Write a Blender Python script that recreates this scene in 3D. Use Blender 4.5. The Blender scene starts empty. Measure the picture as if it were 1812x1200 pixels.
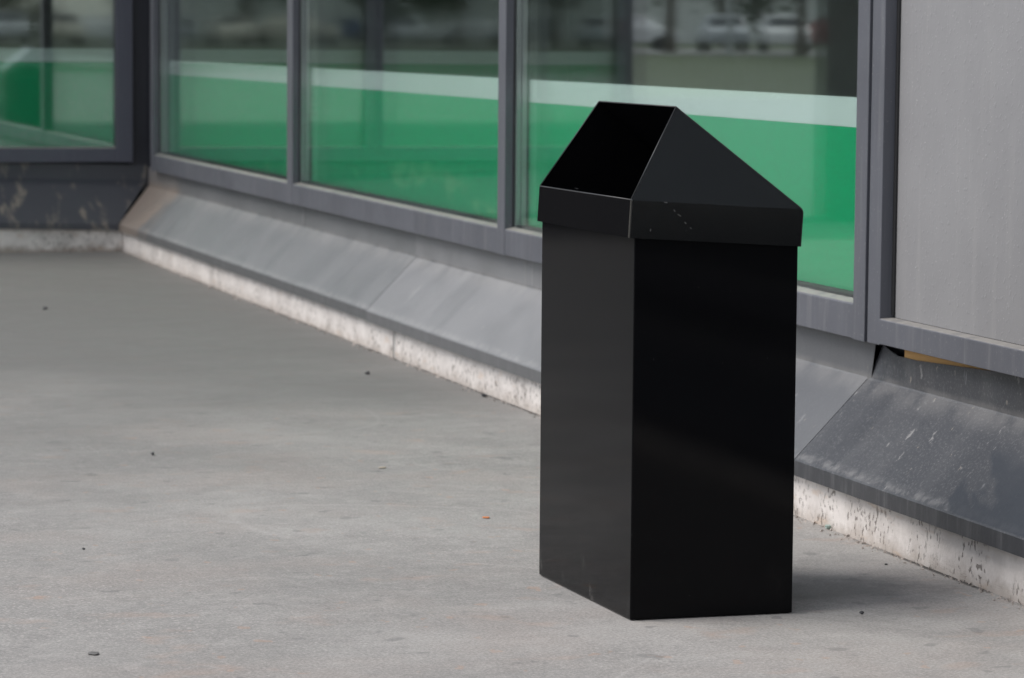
import bpy, bmesh, math, random
from mathutils import Vector, Matrix
random.seed(7)
sc = bpy.context.scene
COL = sc.collection
R = math.radians

# ------------------------------------------------------------------ helpers
def link(o):
    COL.objects.link(o); return o

def tag(o, label=None, cat=None, group=None, kind=None):
    if label: o['label'] = label
    if cat: o['category'] = cat
    if group: o['group'] = group
    if kind: o['kind'] = kind
    return o

def thing(name, label, cat, loc=(0, 0, 0), group=None):
    o = link(bpy.data.objects.new(name, None)); o.location = loc
    o.empty_display_size = .1
    return tag(o, label, cat, group)

class MB:
    def __init__(s): s.bm = bmesh.new()
    def quad(s, *pts):
        return s.bm.faces.new([s.bm.verts.new(p) for p in pts])
    def box(s, x0, x1, y0, y1, z0, z1):
        v = [s.bm.verts.new((x, y, z)) for x in (x0, x1) for y in (y0, y1) for z in (z0, z1)]
        for f in ((0, 1, 3, 2), (4, 6, 7, 5), (0, 4, 5, 1), (2, 3, 7, 6), (0, 2, 6, 4), (1, 5, 7, 3)):
            s.bm.faces.new([v[i] for i in f])
        return s
    def prism(s, prof, y0, y1, f=None):
        """closed profile of (x,z) swept along y; f(x,z,end)->(x,y,z) may reshape an end"""
        g = f or (lambda x, z, y: (x, y, z))
        a = [s.bm.verts.new(g(x, z, y0)) for x, z in prof]
        b = [s.bm.verts.new(g(x, z, y1)) for x, z in prof]
        n = len(prof)
        for i in range(n):
            j = (i + 1) % n
            s.bm.faces.new((a[i], a[j], b[j], b[i]))
        s.bm.faces.new(a[::-1]); s.bm.faces.new(b)
        return s
    def build(s, name, mat, parent=None, bevel=0, seg=2, smooth=False):
        bmesh.ops.recalc_face_normals(s.bm, faces=s.bm.faces[:])
        me = bpy.data.meshes.new(name); s.bm.to_mesh(me); s.bm.free()
        o = link(bpy.data.objects.new(name, me))
        if mat: me.materials.append(mat)
        if parent:
            o.parent = parent
            o.matrix_parent_inverse = Matrix.Translation(-Vector(parent_world(parent)))
        if smooth:
            for p in me.polygons: p.use_smooth = True
        if bevel:
            m = o.modifiers.new('bevel', 'BEVEL'); m.width = bevel; m.segments = seg
            m.limit_method = 'ANGLE'; m.angle_limit = R(30); m.harden_normals = False
        return o

def parent_world(o):
    v = Vector(o.location)
    # parts built in world coordinates keep their own origin at zero
    while o.parent is not None:
        v = v + o.matrix_parent_inverse.translation
        o = o.parent; v = v + Vector(o.location)
    return v

# ------------------------------------------------------------------ materials
class NT:
    def __init__(s, name):
        s.m = bpy.data.materials.new(name); s.m.use_nodes = True
        s.t = s.m.node_tree; s.t.nodes.clear()
        s.out = s.t.nodes.new('ShaderNodeOutputMaterial')
        s._co = None
    def n(s, typ, **kw):
        nd = s.t.nodes.new('ShaderNode' + typ)
        for k, v in kw.items(): setattr(nd, k, v)
        return nd
    def set(s, sock, v):
        if isinstance(v, bpy.types.NodeSocket): s.t.links.new(v, sock)
        elif isinstance(v, (tuple, list)):
            sock.default_value = tuple(v) + ((1,) if sock.type == 'RGBA' and len(v) == 3 else ())
        else: sock.default_value = v
    def co(s, scale=(1, 1, 1), loc=(0, 0, 0)):
        if s._co is None: s._co = s.n('TexCoord').outputs['Object']
        if scale == (1, 1, 1) and loc == (0, 0, 0): return s._co
        mp = s.n('Mapping'); s.set(mp.inputs['Vector'], s._co)
        mp.inputs['Scale'].default_value = scale; mp.inputs['Location'].default_value = loc
        return mp.outputs['Vector']
    def noise(s, scale, detail=4, rough=.55, co=None, dist=0):
        nd = s.n('TexNoise'); s.set(nd.inputs['Vector'], co or s.co())
        nd.inputs['Scale'].default_value = scale; nd.inputs['Detail'].default_value = detail
        nd.inputs['Roughness'].default_value = rough; nd.inputs['Distortion'].default_value = dist
        return nd.outputs['Fac']
    def voro(s, scale, co=None, rnd=1):
        nd = s.n('TexVoronoi'); s.set(nd.inputs['Vector'], co or s.co())
        nd.inputs['Scale'].default_value = scale; nd.inputs['Randomness'].default_value = rnd
        return nd
    def ramp(s, v, a, b, lo=0., hi=1.):
        nd = s.n('MapRange', interpolation_type='SMOOTHSTEP'); s.set(nd.inputs[0], v)
        nd.inputs[1].default_value = a; nd.inputs[2].default_value = b
        nd.inputs[3].default_value = lo; nd.inputs[4].default_value = hi
        return nd.outputs[0]
    def math(s, op, a, b=0., c=None):
        nd = s.n('Math', operation=op); s.set(nd.inputs[0], a); s.set(nd.inputs[1], b)
        if c is not None: s.set(nd.inputs[2], c)
        return nd.outputs[0]
    def mix(s, f, a, b, mode='MIX'):
        nd = s.n('Mix', data_type='RGBA', blend_type=mode)
        s.set(nd.inputs[0], f); s.set(nd.inputs[6], a); s.set(nd.inputs[7], b)
        return nd.outputs[2]
    def bump(s, h, strength=.3, dist=.01, normal=None):
        nd = s.n('Bump'); s.set(nd.inputs['Height'], h)
        nd.inputs['Strength'].default_value = strength; nd.inputs['Distance'].default_value = dist
        if normal: s.set(nd.inputs['Normal'], normal)
        return nd.outputs['Normal']
    def pbr(s, base, rough=.5, normal=None, spec=.5, metal=0., coat=0., ior=1.5):
        p = s.n('BsdfPrincipled'); p.inputs['IOR'].default_value = ior
        s.set(p.inputs['Base Color'], base); s.set(p.inputs['Roughness'], rough)
        p.inputs['Specular IOR Level'].default_value = spec; p.inputs['Metallic'].default_value = metal
        p.inputs['Coat Weight'].default_value = coat
        if normal: s.set(p.inputs['Normal'], normal)
        s.t.links.new(p.outputs[0], s.out.inputs['Surface'])
        return s.m
    def axis(s, i):
        x = s.n('SeparateXYZ'); s.set(x.inputs[0], s.co()); return x.outputs[i]

def m_plain(name, c, rough=.6, spec=.5, var=.12, scale=8, metal=0):
    t = NT(name)
    n = t.noise(scale, 5)
    c2 = tuple(min(1, x * (1 + var)) for x in c); c1 = tuple(x * (1 - var) for x in c)
    return t.pbr(t.mix(n, c1, c2), rough, spec=spec, metal=metal)

def m_concrete_ground():
    t = NT('concrete_paving')
    big = t.noise(.55, 6, .6, dist=.4)
    mid = t.noise(3.2, 6, .62, dist=.6)
    fine = t.noise(34, 5, .7)
    grain = t.noise(150, 4, .8)
    pit0 = t.noise(95, 2, .5, co=t.co((1, 1, 1), (2, 3, 0)))
    c = t.mix(t.ramp(big, .34, .66), (.208, .203, .194), (.345, .332, .316))
    c = t.mix(t.ramp(mid, .38, .64, 0, .62), c, (.188, .184, .177))
    c = t.mix(t.ramp(fine, .40, .7, 0, .42), c, (.40, .38, .36))
    mott = t.noise(8, 9, .76, co=t.co((1, 1, 1), (12, 41, 0)), dist=.3)
    c = t.mix(t.ramp(mott, .50, .66, 0, .38), c, (.43, .41, .39))
    c = t.mix(t.ramp(mott, .33, .46, .30, 0), c, (.16, .155, .15))
    hue = t.noise(1.9, 4, .6, co=t.co((1, 1, 1), (31, 17, 0)))
    c = t.mix(t.ramp(hue, .45, .7, 0, .35), c, (.33, .275, .245))
    gm = t.ramp(t.noise(1.1, 4, .6, co=t.co((1, 1, 1), (7, 23, 0))), .35, .65)
    c = t.mix(t.math('MULTIPLY', t.ramp(pit0, .58, .66), t.math('MULTIPLY', gm, .55)), c, (.50, .47, .44))
    c = t.mix(t.ramp(grain, .36, .66, 0, 1), t.mix(.36, c, (.12, .115, .11)), t.mix(.24, c, (.55, .52, .49)))
    # pale tide marks of dried puddles
    for sc_, off, w in ((.30, 13.3, .0016), (.42, 29.1, .0018)):
        tide = t.noise(sc_, 1.5, .25, co=t.co((1, 1, 1), (off, off * .7, 0)))
        d = t.math('ABSOLUTE', t.math('SUBTRACT', tide, .52))
        c = t.mix(t.math('MULTIPLY', t.ramp(d, 0, w, .17, 0), t.ramp(t.noise(1.3, 3, .6), .36, .52)), c, (.46, .44, .42))
    # rusty specks and dark oily smudges
    rv = t.noise(5.5, 3, .5, co=t.co((1, 1.2, 1), (4.4, 1.7, 0)))
    c = t.mix(t.ramp(rv, .60, .70, 0, .25), c, (.36, .255, .20))
    rs = t.noise(17, 2, .5, co=t.co((1, .8, 1), (14.4, 8.7, 0)))
    c = t.mix(t.ramp(rs, .675, .72, 0, .32), c, (.40, .25, .17))
    dk = t.noise(11, 2, .5, co=t.co((1, 1, 1), (21, 5, 0)))
    c = t.mix(t.ramp(dk, .655, .71, 0, .42), c, (.12, .12, .12))
    pit = t.ramp(t.noise(75, 2, .5), .70, .76, 0, .75)
    c = t.mix(pit, c, (.10, .098, .095))
    # the sheltered corner's shade, with some grime, painted into the far slab
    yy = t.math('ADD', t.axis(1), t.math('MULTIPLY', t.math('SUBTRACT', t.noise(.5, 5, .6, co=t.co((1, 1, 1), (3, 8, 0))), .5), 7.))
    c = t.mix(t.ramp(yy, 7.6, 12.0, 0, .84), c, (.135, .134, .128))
    # the bin's soft shadow and some grime, painted as a ragged dark patch
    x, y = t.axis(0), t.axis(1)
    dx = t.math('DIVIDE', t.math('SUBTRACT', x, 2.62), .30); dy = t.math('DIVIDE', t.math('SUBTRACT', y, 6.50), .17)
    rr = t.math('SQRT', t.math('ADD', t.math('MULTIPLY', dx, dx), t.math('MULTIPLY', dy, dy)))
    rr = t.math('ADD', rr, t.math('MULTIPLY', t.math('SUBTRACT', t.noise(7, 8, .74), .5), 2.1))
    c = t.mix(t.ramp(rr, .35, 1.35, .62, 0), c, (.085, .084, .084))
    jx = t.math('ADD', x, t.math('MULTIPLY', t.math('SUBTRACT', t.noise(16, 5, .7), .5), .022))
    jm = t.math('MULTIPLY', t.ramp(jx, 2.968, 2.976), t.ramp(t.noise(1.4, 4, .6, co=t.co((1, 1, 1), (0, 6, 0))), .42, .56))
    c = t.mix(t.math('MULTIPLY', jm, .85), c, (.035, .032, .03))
    h = t.math('ADD', t.math('MULTIPLY', grain, .55), t.math('MULTIPLY', fine, .5))
    nm = t.bump(h, .55, .004)
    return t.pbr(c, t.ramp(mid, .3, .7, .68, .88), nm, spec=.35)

def m_plinth(name, c0, c1, dirt):
    t = NT(name)
    n = t.noise(7, 6, .65)
    c = t.mix(t.ramp(n, .3, .7), c0, c1)
    z = t.axis(2)
    low = t.ramp(t.math('ADD', z, t.math('MULTIPLY', t.math('SUBTRACT', t.noise(14, 5, .7), .5), .10)), -.005, .045, 1, 0)
    c = t.mix(t.math('MULTIPLY', low, dirt), c, (.36, .30, .25))
    rust = t.noise(9, 3, .6, co=t.co((1, .7, 3), (2, 7, 1)))
    c = t.mix(t.ramp(rust, .60, .72, 0, .38 * min(1, dirt * 1.6)), c, (.50, .33, .20))
    pv = t.noise(90, 2.5, .55, co=t.co((1, 1, .6)))
    pit = t.ramp(pv, .575, .625)
    ar = t.ramp(t.noise(5, 3, .5, co=t.co((1, 1, 1), (8, 3, 3))), .36, .55)
    pit = t.math('MULTIPLY', pit, ar)
    c = t.mix(t.math('MULTIPLY', pit, .8), c, (.14, .12, .105))
    crk = t.noise(10, 4, .6, co=t.co((1, .35, 3.5), (5, 1, 0)))
    cd = t.math('ABSOLUTE', t.math('SUBTRACT', crk, .5))
    c = t.mix(t.math('MULTIPLY', t.ramp(cd, 0, .008, .5, 0), t.math('MULTIPLY', low, 1.)), c, (.2, .16, .14))
    h = t.math('SUBTRACT', t.math('MULTIPLY', t.noise(60, 5, .7), .6), pit)
    return t.pbr(c, .85, t.bump(h, .6, .006), spec=.3)

def m_frame(name, c, dust=.35, rough=.42):
    t = NT(name)
    n = t.noise(3, 5, .6)
    c1 = tuple(x * .88 for x in c); c2 = tuple(x * 1.12 for x in c)
    b = t.mix(n, c1, c2)
    st = t.noise(5, 5, .65, co=t.co((9, 9, .5)))
    b = t.mix(t.ramp(st, .48, .80, 0, dust * .75), b, (.33, .32, .31))
    sp = t.noise(140, 2, .5)
    b = t.mix(t.ramp(sp, .66, .74, 0, dust), b, (.42, .40, .38))
    scr = t.noise(4, 2, .5, co=t.co((40, 40, .7), (3, 1, 0)))
    sd = t.math('ABSOLUTE', t.math('SUBTRACT', scr, .66))
    b = t.mix(t.ramp(sd, 0, .006, dust * .9, 0), b, (.42, .40, .38))
    gx = t.n('SeparateXYZ'); t.set(gx.inputs[0], t.n('NewGeometry').outputs['Normal'])
    b = t.mix(t.math('MULTIPLY', t.ramp(gx.outputs[2], .55, .9), t.ramp(t.noise(25, 4, .6), .25, .6, .45, .95)), b, (.26, .245, .225))
    return t.pbr(b, t.ramp(n, .3, .7, rough - .06, rough + .1), t.bump(t.noise(220, 2), .05, .002), spec=.5)

def m_ledge(name, c, dust, spots, wet=0., brown=0., rough=.45, upright_shade=.52, fade=None):
    t = NT(name)
    n = t.noise(2.6, 6, .62, dist=.5)
    b = t.mix(t.ramp(n, .3, .72), tuple(x * .92 for x in c), tuple(x * 1.08 for x in c))
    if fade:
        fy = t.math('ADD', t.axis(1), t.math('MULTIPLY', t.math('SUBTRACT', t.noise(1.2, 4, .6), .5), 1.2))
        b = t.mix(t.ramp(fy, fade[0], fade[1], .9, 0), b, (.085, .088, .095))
    st = t.noise(1.6, 6, .62, co=t.co((.8, 3.2, .8), (0, 0, 0)), dist=.6)
    b = t.mix(t.ramp(st, .42, .78, 0, dust), b, (.37, .36, .35))
    fl = t.noise(160, 3, .65)
    b = t.mix(t.ramp(fl, .52, .74, 0, max(.05, dust * 2.4)), b, (.42, .41, .40))
    # pale droppings stretched down the slope
    if spots:
        for k, (s_, th, cc) in enumerate(((22, .675, (.36, .35, .34)), (44, .69, (.44, .39, .32)), (12, .67, (.24, .245, .25)))):
            v = t.noise(s_, 4, .62, co=t.co((.5, 1, .5), (3.1 * k + 1, 7.7 * k, .3)))
            b = t.mix(t.ramp(v, th, th + .03, 0, spots), b, cc)
    # vertical lime runs on the lip and upstand
    z = t.axis(2)
    run = t.noise(1, 5, .65, co=t.co((0, 38, 4)))
    lipm = t.math('ADD', t.ramp(z, .146, .152, 1, 0), t.ramp(z, .35, .36, 0, .22))
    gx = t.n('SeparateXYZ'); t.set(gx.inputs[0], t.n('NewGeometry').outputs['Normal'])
    b = t.mix(t.math('MULTIPLY', t.ramp(gx.outputs[2], .25, .62, .85, 0), t.ramp(z, .352, .36, 1, .2)), b, tuple(x * upright_shade for x in c))   # upright faces painted darker: less dust, and less light reaching them
    b = t.mix(t.math('MULTIPLY', lipm, t.ramp(run, .45, .78, 0, .26)), b, (.26, .26, .265))
    b = t.mix(t.math('MULTIPLY', t.ramp(z, .147, .158, 0, 1), t.math('MULTIPLY', t.ramp(z, .158, .175, 1, 0), t.ramp(t.noise(30, 5, .7), .38, .62, 0, .24))), b, (.42, .41, .40))
    # dust that settles in the fold
    fold = t.math('MULTIPLY', t.ramp(z, .29, .345, 0, 1), t.ramp(z, .352, .37, 1, 0))
    b = t.mix(t.math('MULTIPLY', fold, t.ramp(t.noise(9, 5, .6), .3, .6, 0, .18)), b, (.40, .38, .36))
    r = t.ramp(n, .3, .7, rough - .06, rough + .08)
    y = t.axis(1)
    if wet:
        wn = t.math('ADD', y, t.math('MULTIPLY', t.math('SUBTRACT', t.noise(4.5, 3, .55, dist=1.2, co=t.co((1, 1, 1), (4, 2, 0))), .5), 1.3))
        wm = t.math('MULTIPLY', t.ramp(wn, 6.52, 6.64, wet, 0), t.ramp(z, .149, .153))
        wm = t.math('MULTIPLY', wm, t.ramp(t.math('ADD', z, t.math('MULTIPLY', t.noise(5), .1)), .31, .36, 1, 0))
        b = t.mix(wm, b, (.016, .021, .030))
    if brown:
        bm_ = t.math('ADD', y, t.math('MULTIPLY', t.math('SUBTRACT', t.noise(3.0, 5, .65), .5), 1.8))
        b = t.mix(t.math('MULTIPLY', t.ramp(bm_, 16.5, 17.3, 0, brown), t.ramp(z, .35, .40, 1, .35)), b, (.25, .20, .165))
    nm = t.bump(t.noise(90, 4, .6), .10, .003)
    nm = t.bump(t.noise(1.3, 2, .5), .05, .02, nm)
    return t.pbr(b, r, nm, spec=.5)

def m_end_ledge():
    t = NT('stained_dark_ledge')
    n = t.noise(3, 5, .6)
    b = t.mix(n, (.045, .048, .058), (.065, .068, .078))
    st = t.noise(5.5, 5, .7, co=t.co((1.5, 1, .55), (5.2, 0, 0)), dist=.25)
    b = t.mix(t.ramp(st, .53, .66, 0, .7), b, (.27, .235, .19))
    return t.pbr(b, .5, t.bump(t.noise(60), .1, .003))

def m_glass(name='window_glass', tint=(.955, .985, .975), ior=1.52):
    t = NT(name)
    geo = t.n('NewGeometry')
    v = t.math('ADD', t.math('MULTIPLY', geo.outputs['Backfacing'], 1 / ior - ior), ior)
    # a faint roller-wave in the float glass
    wv = t.noise(1.6, 1, .4, co=t.co((1, 1, .35)))
    nm = t.bump(wv, .010, .05)
    fr = t.n('Fresnel'); t.set(fr.inputs['IOR'], v); t.set(fr.inputs['Normal'], nm)
    tr = t.n('BsdfTransparent'); tr.inputs['Color'].default_value = tint + (1,)
    gl = t.n('BsdfGlossy'); gl.inputs['Roughness'].default_value = 0.024; t.set(gl.inputs['Normal'], nm)
    gl.inputs['Color'].default_value = (.95, .97, .96, 1)
    mx = t.n('MixShader'); t.set(mx.inputs[0], fr.outputs[0])
    t.t.links.new(tr.outputs[0], mx.inputs[1]); t.t.links.new(gl.outputs[0], mx.inputs[2])
    # dried splash specks
    df = t.n('BsdfDiffuse'); df.inputs['Color'].default_value = (.45, .44, .42, 1)
    sp = t.noise(170, 1, .5); lo = t.ramp(t.noise(2.2, 3), .35, .7, .3, 1)
    m2 = t.n('MixShader'); t.set(m2.inputs[0], t.math('MULTIPLY', t.ramp(sp, .735, .77, 0, .4), lo))
    t.t.links.new(mx.outputs[0], m2.inputs[1]); t.t.links.new(df.outputs[0], m2.inputs[2])
    t.t.links.new(m2.outputs[0], t.out.inputs['Surface'])
    return t.m

def m_bin(name='black_powder_coat', ior=1.185, chips=()):
    t = NT(name)
    n = t.noise(2.2, 4, .5)
    b = t.mix(n, (.0032, .0032, .0038), (.0048, .0048, .0054))
    z = t.axis(2)
    # dust splashes low down and a few fine scratches
    d = t.noise(13, 6, .7, co=t.co((1, 1, .6)))
    lowm = t.math('MULTIPLY', t.ramp(z, .0, .16, 1, 0), t.ramp(t.axis(0), 2.1105, 2.113, 1, .12))
    b = t.mix(t.math('MULTIPLY', lowm, t.ramp(d, .55, .78, 0, .35)), b, (.20, .19, .18))
    for k, (cx, cz, ln, th) in enumerate(chips):   # paint chips: short slanting nicks
        x = t.math('SUBTRACT', t.axis(0), cx); zz = t.math('SUBTRACT', z, cz)
        p = t.math('ADD', t.math('MULTIPLY', x, math.cos(th)), t.math('MULTIPLY', zz, math.sin(th)))
        q = t.math('SUBTRACT', t.math('MULTIPLY', zz, math.cos(th)), t.math('MULTIPLY', x, math.sin(th)))
        dd = t.math('SQRT', t.math('ADD', t.math('POWER', t.math('DIVIDE', p, ln), 2.), t.math('POWER', t.math('DIVIDE', q, .0011), 2.)))
        dd = t.math('ADD', dd, t.math('MULTIPLY', t.math('SUBTRACT', t.noise(300, 3, .7), .5), 1.6))
        b = t.mix(t.ramp(dd, .6, 1.1, .7, 0), b, (.16, .155, .15))
    sp = t.noise(120, 1, .5)
    b = t.mix(t.ramp(sp, .81, .83, 0, .1), b, (.15, .15, .145))
    sm = t.ramp(t.noise(6, 5, .6), .35, .7, .03, .07)
    nm = t.bump(t.noise(420, 2, .5), .025, .001)
    nm = t.bump(t.noise(3.0, 2, .4), .03, .012, nm)
    return t.pbr(b, sm, nm, spec=.5, ior=ior)

def m_panel():
    t = NT('rough_painted_panel')
    n = t.noise(2.2, 5, .6)
    b = t.mix(t.ramp(n, .3, .7), (.212, .208, .212), (.238, .234, .237))
    st = t.noise(4, 4, .6, co=t.co((6, 6, .5)))
    b = t.mix(t.ramp(st, .5, .8, 0, .25), b, (.33, .32, .31))
    sp = t.noise(150, 1, .5)
    b = t.mix(t.ramp(sp, .72, .76, 0, .5), b, (.44, .43, .42))
    h = t.math('ADD', t.math('MULTIPLY', t.noise(48, 3, .55, co=t.co((1, 1, .8))), .7), t.math('MULTIPLY', t.ramp(t.noise(70, 1.5, .5), .60, .72), .8))
    return t.pbr(b, .52, t.bump(h, .17, .004), spec=.45)

def m_board(name, c, var=.06):
    t = NT(name)
    n = t.noise(1.1, 3)
    return t.pbr(t.mix(n, tuple(x * (1 - var) for x in c), tuple(x * (1 + var) for x in c)), .45, spec=.3)

def m_spacer():
    t = NT('perforated_spacer')
    v = t.axis(2)
    w = t.math('SINE', t.math('MULTIPLY', v, 700.))
    return t.pbr(t.mix(t.ramp(w, .2, .7, 0, .55), (.62, .64, .62), (.25, .26, .25)), .4, metal=.3)

def m_wood():
    t = NT('raw_batten_wood')
    n = t.noise(6, 4, .6, co=t.co((14, .8, 14)))
    return t.pbr(t.mix(n, (.46, .24, .075), (.62, .38, .15)), .7, t.bump(n, .2, .002))

def m_foliage(name, c):
    t = NT(name)
    n = t.noise(.9, 3)
    return t.pbr(t.mix(n, tuple(x * .6 for x in c), tuple(x * 1.4 for x in c)), .6, spec=.3)

M = dict(
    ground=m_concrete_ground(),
    plinth=m_plinth('pitted_pale_concrete', (.53, .49, .463), (.68, .635, .602), .5),
    plinth_end=m_plinth('weathered_concrete', (.52, .49, .46), (.80, .75, .70), .95),
    frame=m_frame('dusty_anthracite_metal', (.092, .095, .110), .28),
    frame_end=m_frame('clean_anthracite_metal', (.075, .078, .102), .12),
    post_shaded=m_frame('shaded_corner_metal', (.030, .031, .040), .05),  # colour darkened for the little light reaching the corner
    ledge_near=m_ledge('slate_grey_ledge_stained', (.038, .040, .046), .10, .5, wet=.85, upright_shade=.85),
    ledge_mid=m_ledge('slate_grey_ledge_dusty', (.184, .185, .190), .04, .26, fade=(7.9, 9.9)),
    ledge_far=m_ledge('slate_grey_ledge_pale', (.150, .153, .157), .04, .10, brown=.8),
    ledge_end=m_end_ledge(),
    glass=m_glass('window_glass', ior=1.47),
    glass_plain=m_glass('plain_window_glass', ior=1.6),
    glass_end=m_glass('coated_window_glass', ior=2.05),
    green=m_board('green_film', (.006, .48, .20)),
    white=m_board('white_film', (.86, .89, .88), .02),
    spacer=m_spacer(),
    gasket=m_plain('black_rubber', (.012, .012, .013), .7),
    cavity=m_plain('cavity_shade', (.010, .010, .011), .9),  # near-black colour stands in for the unlit void
    panel=m_panel(),
    wood=m_wood(),
    bin=m_bin(),
    lid=m_bin('black_powder_coat_lid', 1.55, ((2.172, .862, .005, -.2), (2.191, .845, .003, -.9), (2.201, .836, .005, -.5), (2.215, .820, .003, -.8), (2.227, .809, .0025, -.7), (2.140, .806, .003, 1.3))),
    room=m_plain('dark_room', (.34, .33, .32), .8),
    roof=m_plain('dark_fascia', (.10, .10, .11), .6),
    stone=m_plain('dark_stone', (.055, .055, .058), .85, var=.5, scale=120),
    filler=m_plain('grey_joint_filler', (.30, .29, .28), .85),
)

# ------------------------------------------------------------------ ground
b = MB(); b.quad((-800, -800, 0), (800, -800, 0), (800, 800, 0), (-800, 800, 0))
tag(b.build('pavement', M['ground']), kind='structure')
tarmac = m_plain('tarmac', (.055, .055, .057), .85, scale=60, var=.25)
tarmac_lot = [((-80, 18.0), (.30, 18.0), (-.5, 24.5), (-.5, 58), (-60, 58)), ((-45, -7), (30, -7), (30, 2.2), (-45, 3.0))]
for pts in tarmac_lot:
    b = MB(); b.quad(*[(x, y, .004) for x, y in pts])
    tag(b.build('road', tarmac), kind='structure')
def ring(name, mat, r0, z0, r1, z1, n=96):
    b = MB(); bm = b.bm
    a = [bm.verts.new((r0 * math.cos(i * 2 * math.pi / n), r0 * math.sin(i * 2 * math.pi / n), z0)) for i in range(n)]
    c = [bm.verts.new((r1 * math.cos(i * 2 * math.pi / n), r1 * math.sin(i * 2 * math.pi / n), z1)) for i in range(n)]
    for i in range(n):
        j = (i + 1) % n; bm.faces.new((a[i], a[j], c[j], c[i]))
    return tag(b.build(name, mat), kind='structure')
ring('grass_bank', m_foliage('rough_grass', (.065, .085, .034)), 62, .02, 112, .55)
ring('car_park', m_plain('worn_tarmac', (.20, .20, .195), .9, scale=20), 112, .56, 150, .6)
ring('meadow', m_foliage('far_grass', (.06, .08, .03)), 150, .6, 790, 2.0)

# ------------------------------------------------------------------ glazed wall (runs away along +Y)
XF, XG = 3.120, 3.150          # face of the frames, face of the glass
Y0, YE = -8.0, 17.74           # near end of the wall, inner corner
ZS, ZT, ZH = .448, .537, 2.60  # sill bottom / top, window head
wall = thing('building', 'grey metal building with green banded windows above a sloping ledge, standing behind the bin', 'building', (3.05, 10.4, 0))
# plinth in two lengths with a filled joint between
MBx = MB(); MBx.box(2.985, 3.30, Y0, 11.595, -.2, .16)
MBx.build('concrete_plinth', M['plinth'], wall, .004)
MBx = MB(); MBx.box(2.985, 3.30, 11.627, 17.90, -.2, .16)
MBx.build('concrete_plinth', M['plinth'], wall, .004)
MB().box(2.990, 3.29, 11.5955, 11.6265, -.2, .158).build('joint_filler', M['filler'], wall)
MB().box(3.20, 3.30, Y0, 17.90, .161, .55).build('backing_wall', M['cavity'], wall)

# folded sheet ledges: lip, slope and upstand in one bend
def sheet_profile(dx=0, top=.452):
    p = [(2.960, .109), (2.960, .147), (2.9625, .1515), (3.1525, .3465), (3.155, .351), (3.155, top)]
    t = .003
    q = [(3.155 + t, top), (3.155 + t, .349), (3.1545, .3445), (2.9650, .1490), (2.963, .1465), (2.963, .109)]
    return p + q
def near_end(x, z, y):
    if y > 7.4:                      # the upstand of the near sheet is pushed in and torn back at its far end
        k = max(0, (z - .349) / .1)
        return (x + .020 * k, 7.4895 - .055 * k ** .7 if k > 0 else 7.4895, z)
    return (x, y, z)
b = MB(); bm = b.bm
prof = sheet_profile()
ys = [Y0, 6.2, 6.5, 6.75, 7.0, 7.2, 7.33, 7.40, 7.4895]
tops = [.452, .452, .449, .441, .431, .4225, .421, .428, .436]
rows = []
for y, tp in zip(ys, tops):
    row = []
    for i, (x, z) in enumerate(prof):
        up = i in (5, 6)
        zz = tp if up else z
        k = 0
        if up: k = max(0, (y - 7.25) / .24)
        xx = x + (.020 * k if up else 0)
        yy = y - (.042 * k ** 2 if up else 0)
        row.append(bm.verts.new((xx, yy, zz)))
    rows.append(row)
for r0, r1 in zip(rows, rows[1:]):
    for i in range(len(prof)):
        j = (i + 1) % len(prof)
        bm.faces.new((r0[i], r0[j], r1[j], r1[i]))
bm.faces.new(rows[0][::-1]); bm.faces.new(rows[-1])
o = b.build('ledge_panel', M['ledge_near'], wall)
o['label'] = 'dark stained ledge panel with a gap under the rail'
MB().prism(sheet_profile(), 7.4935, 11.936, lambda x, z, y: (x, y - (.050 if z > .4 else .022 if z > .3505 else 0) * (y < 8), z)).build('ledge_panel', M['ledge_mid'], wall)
def mitre(x, z, y):
    return (x, y, z) if y < 17 else (x, 17.545 + (min(x, 3.16) - 2.96), z)
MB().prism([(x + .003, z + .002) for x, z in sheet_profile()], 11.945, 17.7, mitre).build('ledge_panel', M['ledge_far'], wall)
# pale sealant lines on the upstand
seal = m_plain('pale_sealant', (.30, .30, .295), .7)
for y, w in ((10.395, .006), (10.475, .006), (13.86, .008)):
    MB().box(3.1535, 3.1549, y, y + w, .356, .447).build('sealant_line', seal, wall)
MB().box(3.163, 3.185, 6.35, 7.285, .405, .447).build('wood_batten', M['wood'], wall)

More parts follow.
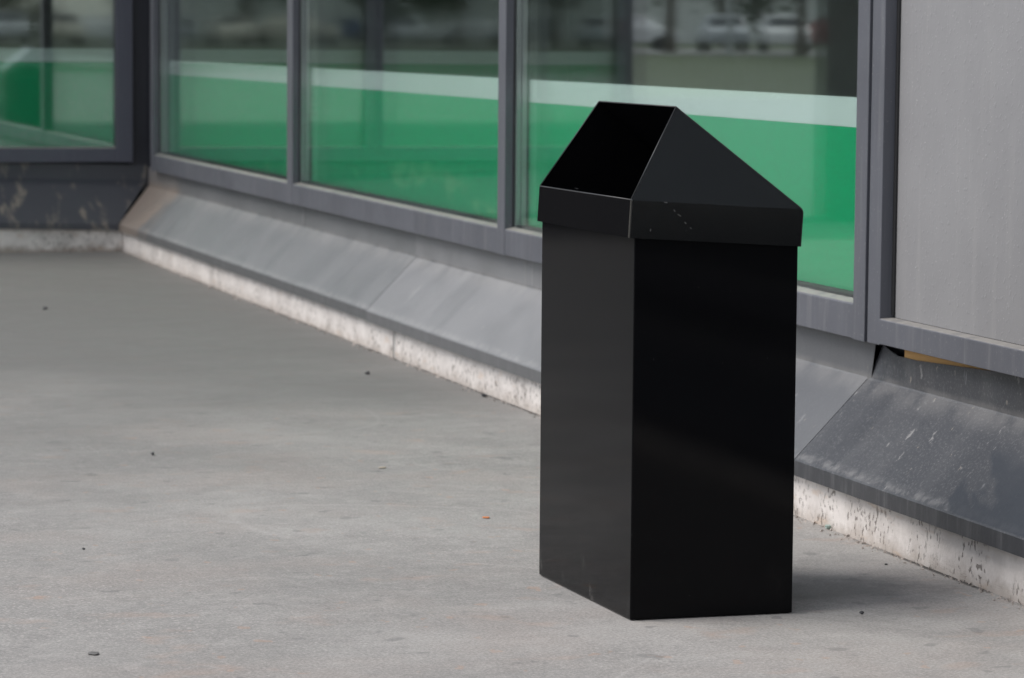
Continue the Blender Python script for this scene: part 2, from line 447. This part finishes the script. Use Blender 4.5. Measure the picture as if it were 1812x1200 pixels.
def window_unit(parent, ya, yb, ga, gb, far_jamb, near_jamb):
    """glass between ga..gb; sill ya..yb; jamb ranges along y or None"""
    sill = MB()
    # sill rail with a lightly raked top
    sill.prism([(XF, ZS), (XF, ZT - .004), (XF + .003, ZT), (XG + .0005, ZT + .006), (3.20, ZT + .006), (3.20, ZS)], ya, yb)
    w = sill.build('window', M['frame'], parent, .0015)
    MB().box(XG, XG + .006, ga, gb, ZT + .0065, ZH).build('glass_pane', M['glass'], w)
    MB().box(XG + .042, XG + .048, ga, gb, ZT + .0065, ZH).build('glass_pane', M['glass'], w)
    MB().box(XG + .0065, XG + .0215, gb - .012, gb - .001, ZT + .007, ZH).build('spacer_bar', M['spacer'], w)
    MB().box(XG + .0245, XG + .0415, gb - .012, gb - .001, ZT + .007, ZH).build('spacer_bar', M['spacer'], w)
    MB().box(XG + .007, XG + .041, ga, gb - .013, ZT + .0065, ZT + .014).build('glazing_bead', M['gasket'], w)
    MB().box(XG + .051, XG + .055, ga - .0, gb, ZT + .0065, .970).build('green_film', M['green'], w)
    MB().box(XG + .051, XG + .055, ga - .0, gb, .9705, 1.047).build('white_stripe', M['white'], w)
    MB().box(XG - .003, XG - .0005, gb - .006, gb, ZT + .0065, ZH).build('gasket', M['gasket'], w)
    MB().box(XF + .001, 3.20, ya, yb, ZH + .0005, ZH + .09).build('head_rail', M['frame'], w)
    for y0, y1, full in (far_jamb, near_jamb):
        if y0 is None: continue
        MB().box(XF - .0015, 3.205, y0, y1, (ZS - .002 if full else ZT + .006), ZH + .0925).build('jamb', M['frame'], w, .0015)
    return w
NJ = (None, None, 0)
w1 = window_unit(wall, 14.044, 17.455, 14.044, 17.355, (17.3555, 17.456, 1), NJ)
w2 = window_unit(wall, 10.706, 13.929, 10.706, 13.929, (13.930, 14.043, 1), NJ)
w3 = window_unit(wall, 7.5115, 10.6155, 7.5115, 10.616, (10.6165, 10.705, 1), (7.4362, 7.5110, 1))
# post, gap and the painted infill panel nearer the camera
MB().box(3.172, 3.20, 7.4200, 7.4355, .45, 2.69).build('shadow_gap', M['gasket'], wall)
MB().box(XF, 3.20, 7.3425, 7.4198, .4465, 2.69).build('post', M['frame'], wall, .0015)
MB().box(3.150, 3.19, 7.3275, 7.3420, .52, 2.69).build('gasket', M['gasket'], wall)
MB().box(3.155, 3.20, 5.20, 7.3270, .515, 2.69).build('infill_panel', M['panel'], wall)
MB().prism([(XF - .002, ZS + .002), (XF - .002, .5095), (XF + .001, .5125), (3.1545, .5145), (3.1545, ZS + .002)], 5.1955, 7.3410).build('panel_rail', M['frame'], wall, .0015)
MB().box(3.10, 3.45, Y0, YE + .4, 2.695, 5.3).build('fascia', M['roof'], wall, .003)
# dark unlit glazing nearer the camera
w4 = MB().prism([(XF - .002, ZT - .025), (XF - .002, ZT - .004), (XF + .001, ZT), (3.20, ZT + .006), (3.20, ZT - .025)], Y0, 5.195).build('window', M['frame'], wall)
MB().box(XG, XG + .006, Y0, 5.08, ZT + .0065, ZH).build('glass_pane', M['glass_plain'], w4)
MB().box(3.19, 3.20, Y0, 5.08, ZT + .0065, ZH).build('interior_shade', M['gasket'], w4)  # black sheet added behind the glass as the unlit interior
MB().box(XF - .002, 3.155, Y0, 5.195, ZS + .002, ZT - .0255).build('panel_rail', M['frame'], wall)
MB().box(XF - .001, 3.205, 5.0805, 5.1945, ZT + .0065, ZH + .09).build('jamb', M['frame'], w4)
# the dim room behind the glass
MB().box(7.5, 7.6, Y0, 24, 0, 5.3).build('room_wall', M['room'], wall)
MB().box(3.46, 7.49, Y0, Y0 + .1, 0, 5.3).build('gable_wall', M['panel'], wall)
MB().box(3.31, 7.49, Y0 + .11, 17.9, .05, .10).build('room_floor', M['room'], wall)
MB().box(3.46, 7.49, Y0 + .11, 24, 2.75, 2.85).build('room_ceiling', M['room'], wall)
MB().box(3.46, 7.6, Y0, 24, 5.31, 5.45).build('roof_slab', M['roof'], wall)

# ------------------------------------------------------------------ end wall (faces the camera)
ew = wall                                # the same building turns the corner here
XL = .345
MB().box(XL, 2.983, 17.569, 17.90, -.2, .18).build('concrete_plinth', M['plinth_end'], ew, .004)
pr = [(17.544, .137), (17.544, .170), (17.547, .174), (17.737, .398), (17.740, .404), (17.740, .486),
      (17.744, .486), (17.744, .402), (17.741, .396), (17.551, .172), (17.548, .170), (17.548, .137)]
b = MB(); bm = b.bm
a = [bm.verts.new((XL, y, z + .045)) for y, z in pr]
c = [bm.verts.new((2.956 + max(0, y - 17.545) * .98, y, z - .020)) for y, z in pr]
for i in range(len(pr)):
    j = (i + 1) % len(pr); bm.faces.new((a[i], a[j], c[j], c[i]))
bm.faces.new(a[::-1]); bm.faces.new(c)
b.build('ledge_panel', M['ledge_end'], ew)
YF, YG = 17.705, 17.735
def end_window(xa, xb, ga, gb, jambs):
    s = MB()
    s.bm.free(); s.bm = bmesh.new()
    p = [(YF, .484), (YF, .560), (YG + .0005, .566), (17.79, .566), (17.79, .484)]
    a = [s.bm.verts.new((xa, y, z)) for y, z in p]; c = [s.bm.verts.new((xb, y, z)) for y, z in p]
    for i in range(5):
        j = (i + 1) % 5; s.bm.faces.new((a[i], a[j], c[j], c[i]))
    s.bm.faces.new(a[::-1]); s.bm.faces.new(c)
    w = s.build('window', M['frame_end'], ew, .0015)
    MB().box(ga, gb, YG, YG + .006, .5665, ZH).build('glass_pane', M['glass_end'], w)
    MB().box(ga, gb, YG + .042, YG + .048, .5665, ZH).build('glass_pane', M['glass_end'], w)
    MB().box(ga, gb, YG + .051, YG + .055, .5665, 1.030).build('green_film', M['green'], w)
    MB().box(ga, gb, YG + .051, YG + .055, 1.0305, 1.105).build('white_stripe', M['white'], w)
    MB().box(gb - .002, gb + .004, YG - .003, YG - .0005, .5665, ZH).build('gasket', M['gasket'], w)
    MB().box(xa, xb, YF + .001, 17.79, ZH + .0005, ZH + .09).build('head_rail', M['frame_end'], w)
    for x0, x1 in jambs:
        MB().box(x0, x1, YF - .0015, 17.79, .4825, ZH + .0925).build('jamb', M['frame_end'], w, .0015)
    return w
end_window(1.9215, 2.9735, 1.9215, 2.9735, [(2.9745, 3.066), (1.8200, 1.9210)])
end_window(.4320, 1.8195, .4320, 1.8195, [(.3450, .4315)])
MB().box(3.0665, 3.20, 17.741, 17.90, .32, 2.69).build('corner_post', M['post_shaded'], ew)
MB().box(XL, 3.099, 17.69, 17.95, 2.695, 5.3).build('fascia', M['roof'], ew, .003)
MB().box(XL, XL + .1, 17.96, 24, 0, 5.3).build('return_wall', M['panel'], ew)
MB().box(XL + .11, 7.49, 23.8, 23.95, 0, 5.3).build('room_wall', M['room'], ew)
MB().box(XL + .11, 3.30, 17.96, 23.7, .05, .10).build('room_floor', M['room'], ew)
MB().box(XL + .11, 3.45, 17.96, 23.79, 2.75, 2.85).build('room_ceiling', M['room'], ew)
MB().box(XL, 3.45, 17.96, 24, 5.31, 5.45).build('roof_slab', M['roof'], ew)
MB().box(XL, 3.19, 17.80, 17.90, .185, .55).build('backing_wall', M['cavity'], ew)

# ------------------------------------------------------------------ the litter bin
binr = thing('litter_bin', 'tall black metal litter bin with a crooked hooded lid on the concrete paving', 'litter bin', (2.2875, 6.531, 0))
b = MB(); bm = b.bm
x0, x1, y0, y1, zt = 2.109, 2.466, 6.238, 6.824, .835
v = [bm.verts.new(p) for p in ((x0, y0, .002), (x1, y0, .002), (x1 - .018, y1, .002), (x0 - .018, y1, .002), (x0, y0, zt), (x1, y0, zt), (x1 - .018, y1, zt), (x0 - .018, y1, zt))]
bm.faces.new((v[0], v[3], v[2], v[1]))
for i in range(4):
    j = (i + 1) % 4; bm.faces.new((v[i], v[j], v[4 + j], v[4 + i]))
bmesh.ops.bevel(bm, geom=[e for e in bm.edges if len(e.link_faces) == 2], offset=.0028, segments=3, profile=.5, affect='EDGES')
o = b.build('bin_body', M['bin'], binr)
def shell(o, t=.0016):
    m = o.modifiers.new('solid', 'SOLIDIFY'); m.thickness = t; m.offset = -1
    for p in o.data.polygons: p.use_smooth = False
shell(o)
# lid: rim band, two raked gables and one long slope; open on the steep side
lx, ly, lz, ro = 2.2815, 6.531, .7795, .058
w, d, h, rx, rz, ins = .378, .604, .0768, -.0860, .1951, .050
def L(x, y, z):
    c_, s_ = math.cos(ro), math.sin(ro)
    return (lx + x * c_ + z * s_ - (.011 if z < .08 else .004) * (y + d / 2) / d, ly + y, lz - x * s_ + z * c_)
b = MB(); bm = b.bm
P = {}
for k, q in dict(a0=(-w/2, -d/2, 0), b0=(w/2, -d/2, 0), c0=(w/2, d/2, 0), d0=(-w/2, d/2, 0),
                 a1=(-w/2, -d/2, h), b1=(w/2, -d/2, h), c1=(w/2, d/2, h), d1=(-w/2, d/2, h),
                 r1=(rx, -d/2 + ins, h + rz), r2=(rx, d/2 - ins, h + rz)).items():
    P[k] = bm.verts.new(L(*q))
for f in (('a0', 'b0', 'b1', 'a1'), ('b0', 'c0', 'c1', 'b1'), ('c0', 'd0', 'd1', 'c1'), ('d0', 'a0', 'a1', 'd1'),
          ('a1', 'b1', 'r1'), ('c1', 'd1', 'r2'), ('b1', 'c1', 'r2', 'r1')):
    bm.faces.new([P[k] for k in f])
soft = [e for e in bm.edges if set(e.verts) == {P['b1'], P['c1']}]
bmesh.ops.bevel(bm, geom=soft, offset=.008, segments=4, profile=.5, affect='EDGES')
inner = [e for e in bm.edges if len(e.link_faces) == 2 and e.calc_face_angle(0) > R(25)]
bmesh.ops.bevel(bm, geom=inner, offset=.0035, segments=3, profile=.5, affect='EDGES')
o = b.build('lid', M['lid'], binr)
shell(o, .0018)

# rubbed hem added round the mouth, coloured paler for the edge highlights
def hem(pts, rad=.0016):
    b = MB(); n = 8
    for p, q in zip(pts, pts[1:]):
        p, q = Vector(p), Vector(q); dirv = (q - p).normalized(); e1 = dirv.orthogonal().normalized(); e2 = dirv.cross(e1)
        A = [b.bm.verts.new(p + rad * (math.cos(k * 2 * math.pi / n) * e1 + math.sin(k * 2 * math.pi / n) * e2)) for k in range(n)]
        B = [b.bm.verts.new(q + rad * (math.cos(k * 2 * math.pi / n) * e1 + math.sin(k * 2 * math.pi / n) * e2)) for k in range(n)]
        for k in range(n): b.bm.faces.new((A[k], A[(k + 1) % n], B[(k + 1) % n], B[k]))
        b.bm.faces.new(A[::-1]); b.bm.faces.new(B)
    return b
Q = [L(-w/2 + .0012, -d/2 + .0035, h + .0006), L(rx - .0010, -d/2 + ins + .0020, h + rz - .0010), L(rx - .0010, d/2 - ins - .0020, h + rz - .0010), L(-w/2 + .0012, d/2 - .0035, h + .0006), L(-w/2 + .0012, -d/2 + .0035, h + .0006)]
hm = m_plain('rubbed_highlight_edge', (.016, .016, .017), .38, var=.7, scale=30)
hem(Q).build('hem', hm, o, smooth=True)
# ------------------------------------------------------------------ litter and pebbles on the paving
def pebble(x, y, s, label, flat=.6, mat=None, group=None, name='pebble'):
    b = MB(); bmesh.ops.create_icosphere(b.bm, subdivisions=2, radius=1)
    for v in b.bm.verts:
        k = .62 * s * (1 + random.uniform(-.26, .26))
        v.co = Vector((v.co.x * k, v.co.y * k * 1.1, v.co.z * k * flat))
    o = b.build(name, mat or M['stone'])
    o.location = (x, y, s * flat * .7); o.rotation_euler = (0, 0, random.uniform(0, 6))
    return tag(o, label, 'pebble', group)
pebble(2.605, 6.196, .0075, 'grey pebble lying alone on the paving right of the bin', .75)
pebble(2.904, 6.770, .0055, 'tiny dark pebble in the gap between bin and ledge', .6)
pebble(2.745, 11.047, .013, 'dark pebble on the far paving before the plinth joint', .7)
pebble(1.620, 9.047, .009, 'small black pebble on open paving at far left of the bin', .8)
pebble(2.029, 13.938, .015, 'dark pebble farthest back on the paving near the end wall', .6)
pebble(2.955, 10.280, .016, 'dark pebble lying against the foot of the pale plinth', .55)
pebble(1.166, 7.417, .005, 'tiny black pebble nearest the left edge of the photo', .8)
def leaf(x, y, ln, wd, rot, c, label):
    b = MB(); n = 6; bm = b.bm; prev = None
    for i in range(n + 1):
        u = i / n; hw = wd * math.sin(math.pi * (.06 + .9 * u)) * .5; zz = .0008 + .004 * (u - .4) ** 2 * ln / .05
        row = [bm.verts.new((u * ln - ln / 2, sgn * hw, zz + (.0008 if sgn else 0))) for sgn in (-1, 0, 1)]
        if prev:
            for k in range(2): bm.faces.new((prev[k], prev[k + 1], row[k + 1], row[k]))
        prev = row
    o = b.build('fallen_leaf', m_plain('leaf_' + label.split()[0], c, .7), None, smooth=True)
    o.modifiers.new('solid', 'SOLIDIFY').thickness = .0006
    o.location = (x, y, .001); o.rotation_euler = (0, 0, rot)
    return tag(o, label, 'leaf')
leaf(2.213, 7.675, .018, .024, 0.3, (.62, .20, .06), 'orange leaf scrap on the paving just left of the bin')
leaf(2.189, 8.632, .026, .018, .4, (.40, .33, .25), 'tan curled leaf on the paving left of the bin')
leaf(.985, 6.150, .022, .032, .2, (.13, .125, .12), 'blackened flat leaf at the lower left corner')
o = pebble(2.975, 7.298, .011, 'pale green glassy chip at the foot of the plinth', .9, m_plain('pale_green_chip', (.30, .38, .34), .4), name='glass_chip')
o['category'] = 'chip'
# crumbled mortar and grit along the foot of the plinth
b = MB()
for i in range(900):
    y = 4.9 + 12.6 * random.random() ** 1.6
    s = random.uniform(.0015, .0055) * (1 + .04 * (y - 5))
    x = 2.985 - abs(random.gauss(0, .014)) - s
    v = [b.bm.verts.new((x + s * random.uniform(-1, 1), y + s * random.uniform(-1.4, 1.4), s * z)) for z in (-.2, -.2, -.2, random.uniform(.6, 1.3), random.uniform(.5, 1.1))]
    try: bmesh.ops.convex_hull(b.bm, input=v)
    except Exception: pass
tag(b.build('mortar_crumbs', m_plain('mortar_crumb', (.34, .30, .27), .9, var=.6, scale=60)), 'grey and brown mortar crumbs strewn along the foot of the plinth', 'grit', kind='stuff')

# ------------------------------------------------------------------ what the windows mirror: far trees, cars, a clad column
def tree_mesh(seed, hgt, rad, cmat):
    rnd = random.Random(seed)
    t = MB(); n = 8; prev = None
    for i in range(6):
        u = i / 5; rr = .28 * (1 - .75 * u); zc = u * hgt * .7
        row = [t.bm.verts.new((rr * math.cos(k * 2 * math.pi / n) + .2 * math.sin(u * 3 + seed), rr * math.sin(k * 2 * math.pi / n), zc)) for k in range(n)]
        if prev:
            for k in range(n): t.bm.faces.new((prev[k], prev[(k + 1) % n], row[(k + 1) % n], row[k]))
        prev = row
    c = MB()
    cl = [(rnd.uniform(-1, 1) * rad * .7, rnd.uniform(-1, 1) * rad * .7, hgt * rnd.uniform(.22, .95), rad * rnd.uniform(.3, .55)) for _ in range(16)]
    for _ in range(1800):
        cx, cy, cz, cr = rnd.choice(cl)
        d_ = Vector((rnd.gauss(0, 1), rnd.gauss(0, 1), rnd.gauss(0, .8))).normalized() * cr * rnd.random() ** .4
        p = Vector((cx, cy, cz)) + d_; s = rnd.uniform(.15, .34)
        u = Vector((rnd.gauss(0, 1), rnd.gauss(0, 1), rnd.gauss(0, 1))).normalized(); w_ = u.orthogonal().normalized()
        c.quad(p - u * s, p + w_ * s * .6, p + u * s, p - w_ * s * .6)
    return t, c
bark = m_plain('bark', (.07, .055, .042), .9)
greens = [m_foliage('dark_leaves', (.030, .050, .020)), m_foliage('mid_leaves', (.045, .075, .026)), m_foliage('olive_leaves', (.075, .085, .032))]
protos = []
def place_tree(kind, x, y, z, s):
    o = thing('tree', ['dark bushy tree standing beyond the car park', 'mid green round tree standing beyond the car park', 'olive green loose tree standing beyond the car park'][kind], 'tree', (x, y, z), 'trees beyond the car park')
    o.rotation_euler = (0, 0, random.uniform(0, 6)); o.scale = (s, s, s * random.uniform(.85, 1.15))
    for nm, me in zip(('trunk', 'crown'), protos[kind]):
        c = link(bpy.data.objects.new(nm, me)); c.parent = o
for k in range(3):
    t_, c_ = tree_mesh(k + 3, 8, 3.2, greens[k])
    ms = []
    for nm, bb, mt in (('trunk', t_, bark), ('crown', c_, greens[k])):
        me = bpy.data.meshes.new(nm); bb.bm.to_mesh(me); bb.bm.free(); me.materials.append(mt); ms.append(me)
    protos.append(ms)
def arc(az0, az1, n, r0, r1):
    for i in range(n):
        a = R(az0 + (az1 - az0) * (i + random.uniform(-.3, .3)) / max(1, n - 1)); r = random.uniform(r0, r1)
        yield r * math.sin(a), r * math.cos(a)
# azimuth from +Y, clockwise positive: the mirrored views look to -17..-27 and to 187..207 degrees
for x, y in arc(-45, -8, 8, 152, 180): place_tree(random.randrange(3), x, y, .6, random.uniform(.8, 1.3))
for x, y in arc(178, 222, 8, 152, 180): place_tree(random.randrange(3), x, y, .6, random.uniform(.8, 1.3))
for x, y in list(arc(-31, -17, 8, 104, 152)) + list(arc(185, 209, 11, 104, 152)): place_tree(random.randrange(3), x, y, .55, random.uniform(.55, .9))
for x, y in arc(228, 310, 22, 165, 200): place_tree(random.randrange(3), x, y, .6, random.uniform(1.0, 1.6))

glassd = m_plain('car_glass', (.02, .025, .03), .1); tyre = m_plain('tyre', (.02, .02, .02), .8); rimm = m_plain('rim', (.4, .4, .42), .3, metal=.8)
paints = [('white', (.70, .70, .70)), ('cream', (.62, .58, .50)), ('silver', (.42, .44, .46)), ('dark blue', (.03, .05, .14)), ('maroon', (.22, .03, .035)), ('black', (.02, .02, .022)), ('pale grey', (.55, .56, .58))]
def car_meshes():
    side = [(-2.1, .35), (-2.12, .75), (-1.9, .95), (-1.25, 1.0), (-.75, 1.42), (.65, 1.46), (1.35, 1.02), (1.95, .92), (2.12, .7), (2.1, .35)]
    b1 = MB(); lv = [b1.bm.verts.new((x, -.82 if z < 1.05 else -.66, z)) for x, z in side]; rv = [b1.bm.verts.new((x, .82 if z < 1.05 else .66, z)) for x, z in side]
    n = len(side)
    for i in range(n): b1.bm.faces.new((lv[i], lv[(i + 1) % n], rv[(i + 1) % n], rv[i]))
    b1.bm.faces.new(lv[::-1]); b1.bm.faces.new(rv)
    b2 = MB()
    for sg in (-1, 1):
        b2.quad((-1.05, .79 * sg, 1.04), (1.15, .79 * sg, 1.06), (.6, .685 * sg, 1.40), (-.70, .685 * sg, 1.38))
    for sx, xs, zs in ((1, (1.36, .70), (1.05, 1.43)), (-1, (-1.27, -.80), (1.03, 1.39))):
        b2.quad((xs[0] + .02 * sx, -.68, zs[0]), (xs[0] + .02 * sx, .68, zs[0]), (xs[1] + .02 * sx, .58, zs[1]), (xs[1] + .02 * sx, -.58, zs[1]))
    b3 = MB()
    bmesh.ops.create_cone(b3.bm, cap_ends=True, segments=20, radius1=.32, radius2=.32, depth=.2, matrix=Matrix.Rotation(R(90), 4, 'X'))
    return b1, b2, b3
cb, cw, cwh = car_meshes()
def tomesh(bb, nm, mt):
    bmesh.ops.recalc_face_normals(bb.bm, faces=bb.bm.faces[:])
    me = bpy.data.meshes.new(nm); bb.bm.to_mesh(me); bb.bm.free(); me.materials.append(mt); return me
base_body = {}
for nm, c in paints:
    me = bpy.data.meshes.new('body')
    cb.bm.to_mesh(me); me.materials.append(m_plain('paint_' + nm.replace(' ', '_'), c, .25)); base_body[nm] = me
win_me = tomesh(cw, 'windows', glassd); wh_me = tomesh(cwh, 'wheel', tyre)
def place_car(x, y, rot, paint):
    o = thing('parked_car', paint + ' hatchback parked on the far car park', 'car', (x, y, .58), 'cars on the far car park')
    o.rotation_euler = (0, 0, rot)
    for nm, me in (('body', base_body[paint]), ('windows', win_me)):
        c = link(bpy.data.objects.new(nm, me)); c.parent = o
        if nm == 'body':
            m = c.modifiers.new('bevel', 'BEVEL'); m.width = .08; m.segments = 2
    for wx in (-1.3, 1.32):
        for wy in (-.75, .75):
            c = link(bpy.data.objects.new('wheel', wh_me)); c.parent = o; c.location = (wx, wy, .32)
pn = [p[0] for p in paints]
for i, (x, y) in enumerate(list(arc(-34, -15, 17, 114, 146)) + list(arc(184, 212, 22, 114, 146))):
    place_car(x, y, math.atan2(y, x) + random.uniform(-.15, .15) + (math.pi / 2 if i % 3 == 0 else 0), random.choice(pn))
# unseen roof added over the inner corner to dim the far ground
MB().box(1.3, 3.098, 11.5, 17.685, 4.75, 4.98).build('shade_canopy', M['roof'], wall, .004)
# dark clad screen wall left of the end wall
b = MB(); b.box(-14, -1.785, 19.5, 20.2, 0, 3.6)
for k in range(80): b.box(-13.9 + k * .15, -13.885 + k * .15, 19.485, 19.4995, .05, 3.58)
tag(b.build('clad_wall', m_plain('brown_cladding', (.045, .040, .038), .7), None), 'dark brown clad screen wall standing left of the end wall', 'wall')
# lamp posts along the near edge of the car park
steel = m_plain('galvanised_steel', (.38, .39, .40), .5, metal=.2)
def lamp_post(x, y, rot):
    o = thing('lamp_post', 'pale steel lamp post with one arm at the edge of the car park', 'lamp post', (x, y, .55), 'lamp posts at the car park'); o.rotation_euler = (0, 0, rot)
    b = MB(); bmesh.ops.create_cone(b.bm, cap_ends=True, segments=12, radius1=.11, radius2=.06, depth=7, matrix=Matrix.Translation((0, 0, 3.5)))
    b.box(0, 1.4, -.03, .03, 6.9, 6.97)
    q = b.build('pole', steel, None); q.parent = o
    q = MB().box(1.0, 1.7, -.12, .12, 6.80, 6.895).build('lamp_head', steel, None, .02); q.parent = o
for x, y in list(arc(-30, -17, 6, 109, 113)) + list(arc(186, 208, 9, 109, 113)): lamp_post(x, y, random.uniform(0, 6))
# pale office blocks beyond the car park
pale = m_plain('pale_render', (.62, .62, .60), .8); dkw = m_plain('office_glass', (.05, .075, .07), .2)
def office(x, y, rot, w_, label):
    o = thing('office_block', label, 'building', (x, y, .6)); o.rotation_euler = (0, 0, rot)
    b = MB(); b.box(-w_ / 2, w_ / 2, 0, 12, 0, 11)
    b.box(-w_ / 2 - .2, w_ / 2 + .2, -.2, 12.2, 11.002, 11.4)
    me = b.build('wall', pale, None); me.parent = o
    for fl in (1, 2):
        for k in range(int(w_ / 3)):
            xx = -w_ / 2 + 1.0 + k * 3
            q = MB(); q.box(xx, xx + (2 if fl else .9), -.05, -.003, .9 + fl * 3.5, 3.1 + fl * 3.5)
            q = q.build('window', dkw, None); q.parent = o
office(-62, 196, R(16), 36, 'pale three storey office block beyond the trees ahead')
office(-60, -196, R(164), 45, 'pale three storey office block beyond the trees behind')

# ------------------------------------------------------------------ camera
F = 5728.7 / 1812 * 36
cam = bpy.data.cameras.new('camera'); co = link(bpy.data.objects.new('camera', cam))
cam.sensor_width = 36; cam.lens = F; cam.clip_start = .1; cam.clip_end = 3000
yaw, pitch, roll = 0.2883611, 0.0937810, 0.0081079
f = Vector((math.sin(yaw) * math.cos(pitch), math.cos(yaw) * math.cos(pitch), -math.sin(pitch)))
r = Vector((math.cos(yaw), -math.sin(yaw), 0)); u = r.cross(f)
r2 = math.cos(roll) * r + math.sin(roll) * u; u2 = -math.sin(roll) * r + math.cos(roll) * u
co.matrix_world = Matrix(((r2.x, u2.x, -f.x, 0), (r2.y, u2.y, -f.y, 0), (r2.z, u2.z, -f.z, 1.2), (0, 0, 0, 1)))
cam.dof.use_dof = True; cam.dof.focus_distance = 6.66; cam.dof.aperture_fstop = 8.0
sc.camera = co

# ------------------------------------------------------------------ light
EL, AZ = R(54), R(280)       # azimuth clockwise from +Y : the light comes from the open left side
wd = bpy.data.worlds.new('World'); sc.world = wd; wd.use_nodes = True
nt = wd.node_tree; bg = nt.nodes['Background']
sky = nt.nodes.new('ShaderNodeTexSky'); sky.sky_type = 'NISHITA'; sky.sun_disc = False
sky.sun_elevation = EL; sky.sun_rotation = AZ; sky.dust_density = 1; sky.air_density = 1; sky.ozone_density = 1
hs = nt.nodes.new('ShaderNodeHueSaturation'); hs.inputs['Saturation'].default_value = .32
nt.links.new(sky.outputs[0], hs.inputs['Color']); nt.links.new(hs.outputs[0], bg.inputs['Color'])
bg.inputs['Strength'].default_value = .15
sun = bpy.data.lights.new('sun', 'SUN'); so = link(bpy.data.objects.new('sun', sun))
sun.energy = 1.4; sun.angle = R(32); sun.color = (1, .955, .90)
sd = Vector((math.sin(AZ) * math.cos(EL), math.cos(AZ) * math.cos(EL), math.sin(EL)))
so.rotation_euler = sd.to_track_quat('Z', 'Y').to_euler(); so.location = (-20, 5, 20)

sc.view_settings.view_transform = 'Standard'; sc.view_settings.look = 'None'
sc.view_settings.exposure = 0.80; sc.view_settings.gamma = 1
sc.cycles.max_bounces = 10; sc.cycles.glossy_bounces = 6; sc.cycles.transparent_max_bounces = 24
sc.cycles.caustics_reflective = False; sc.cycles.use_denoising = True
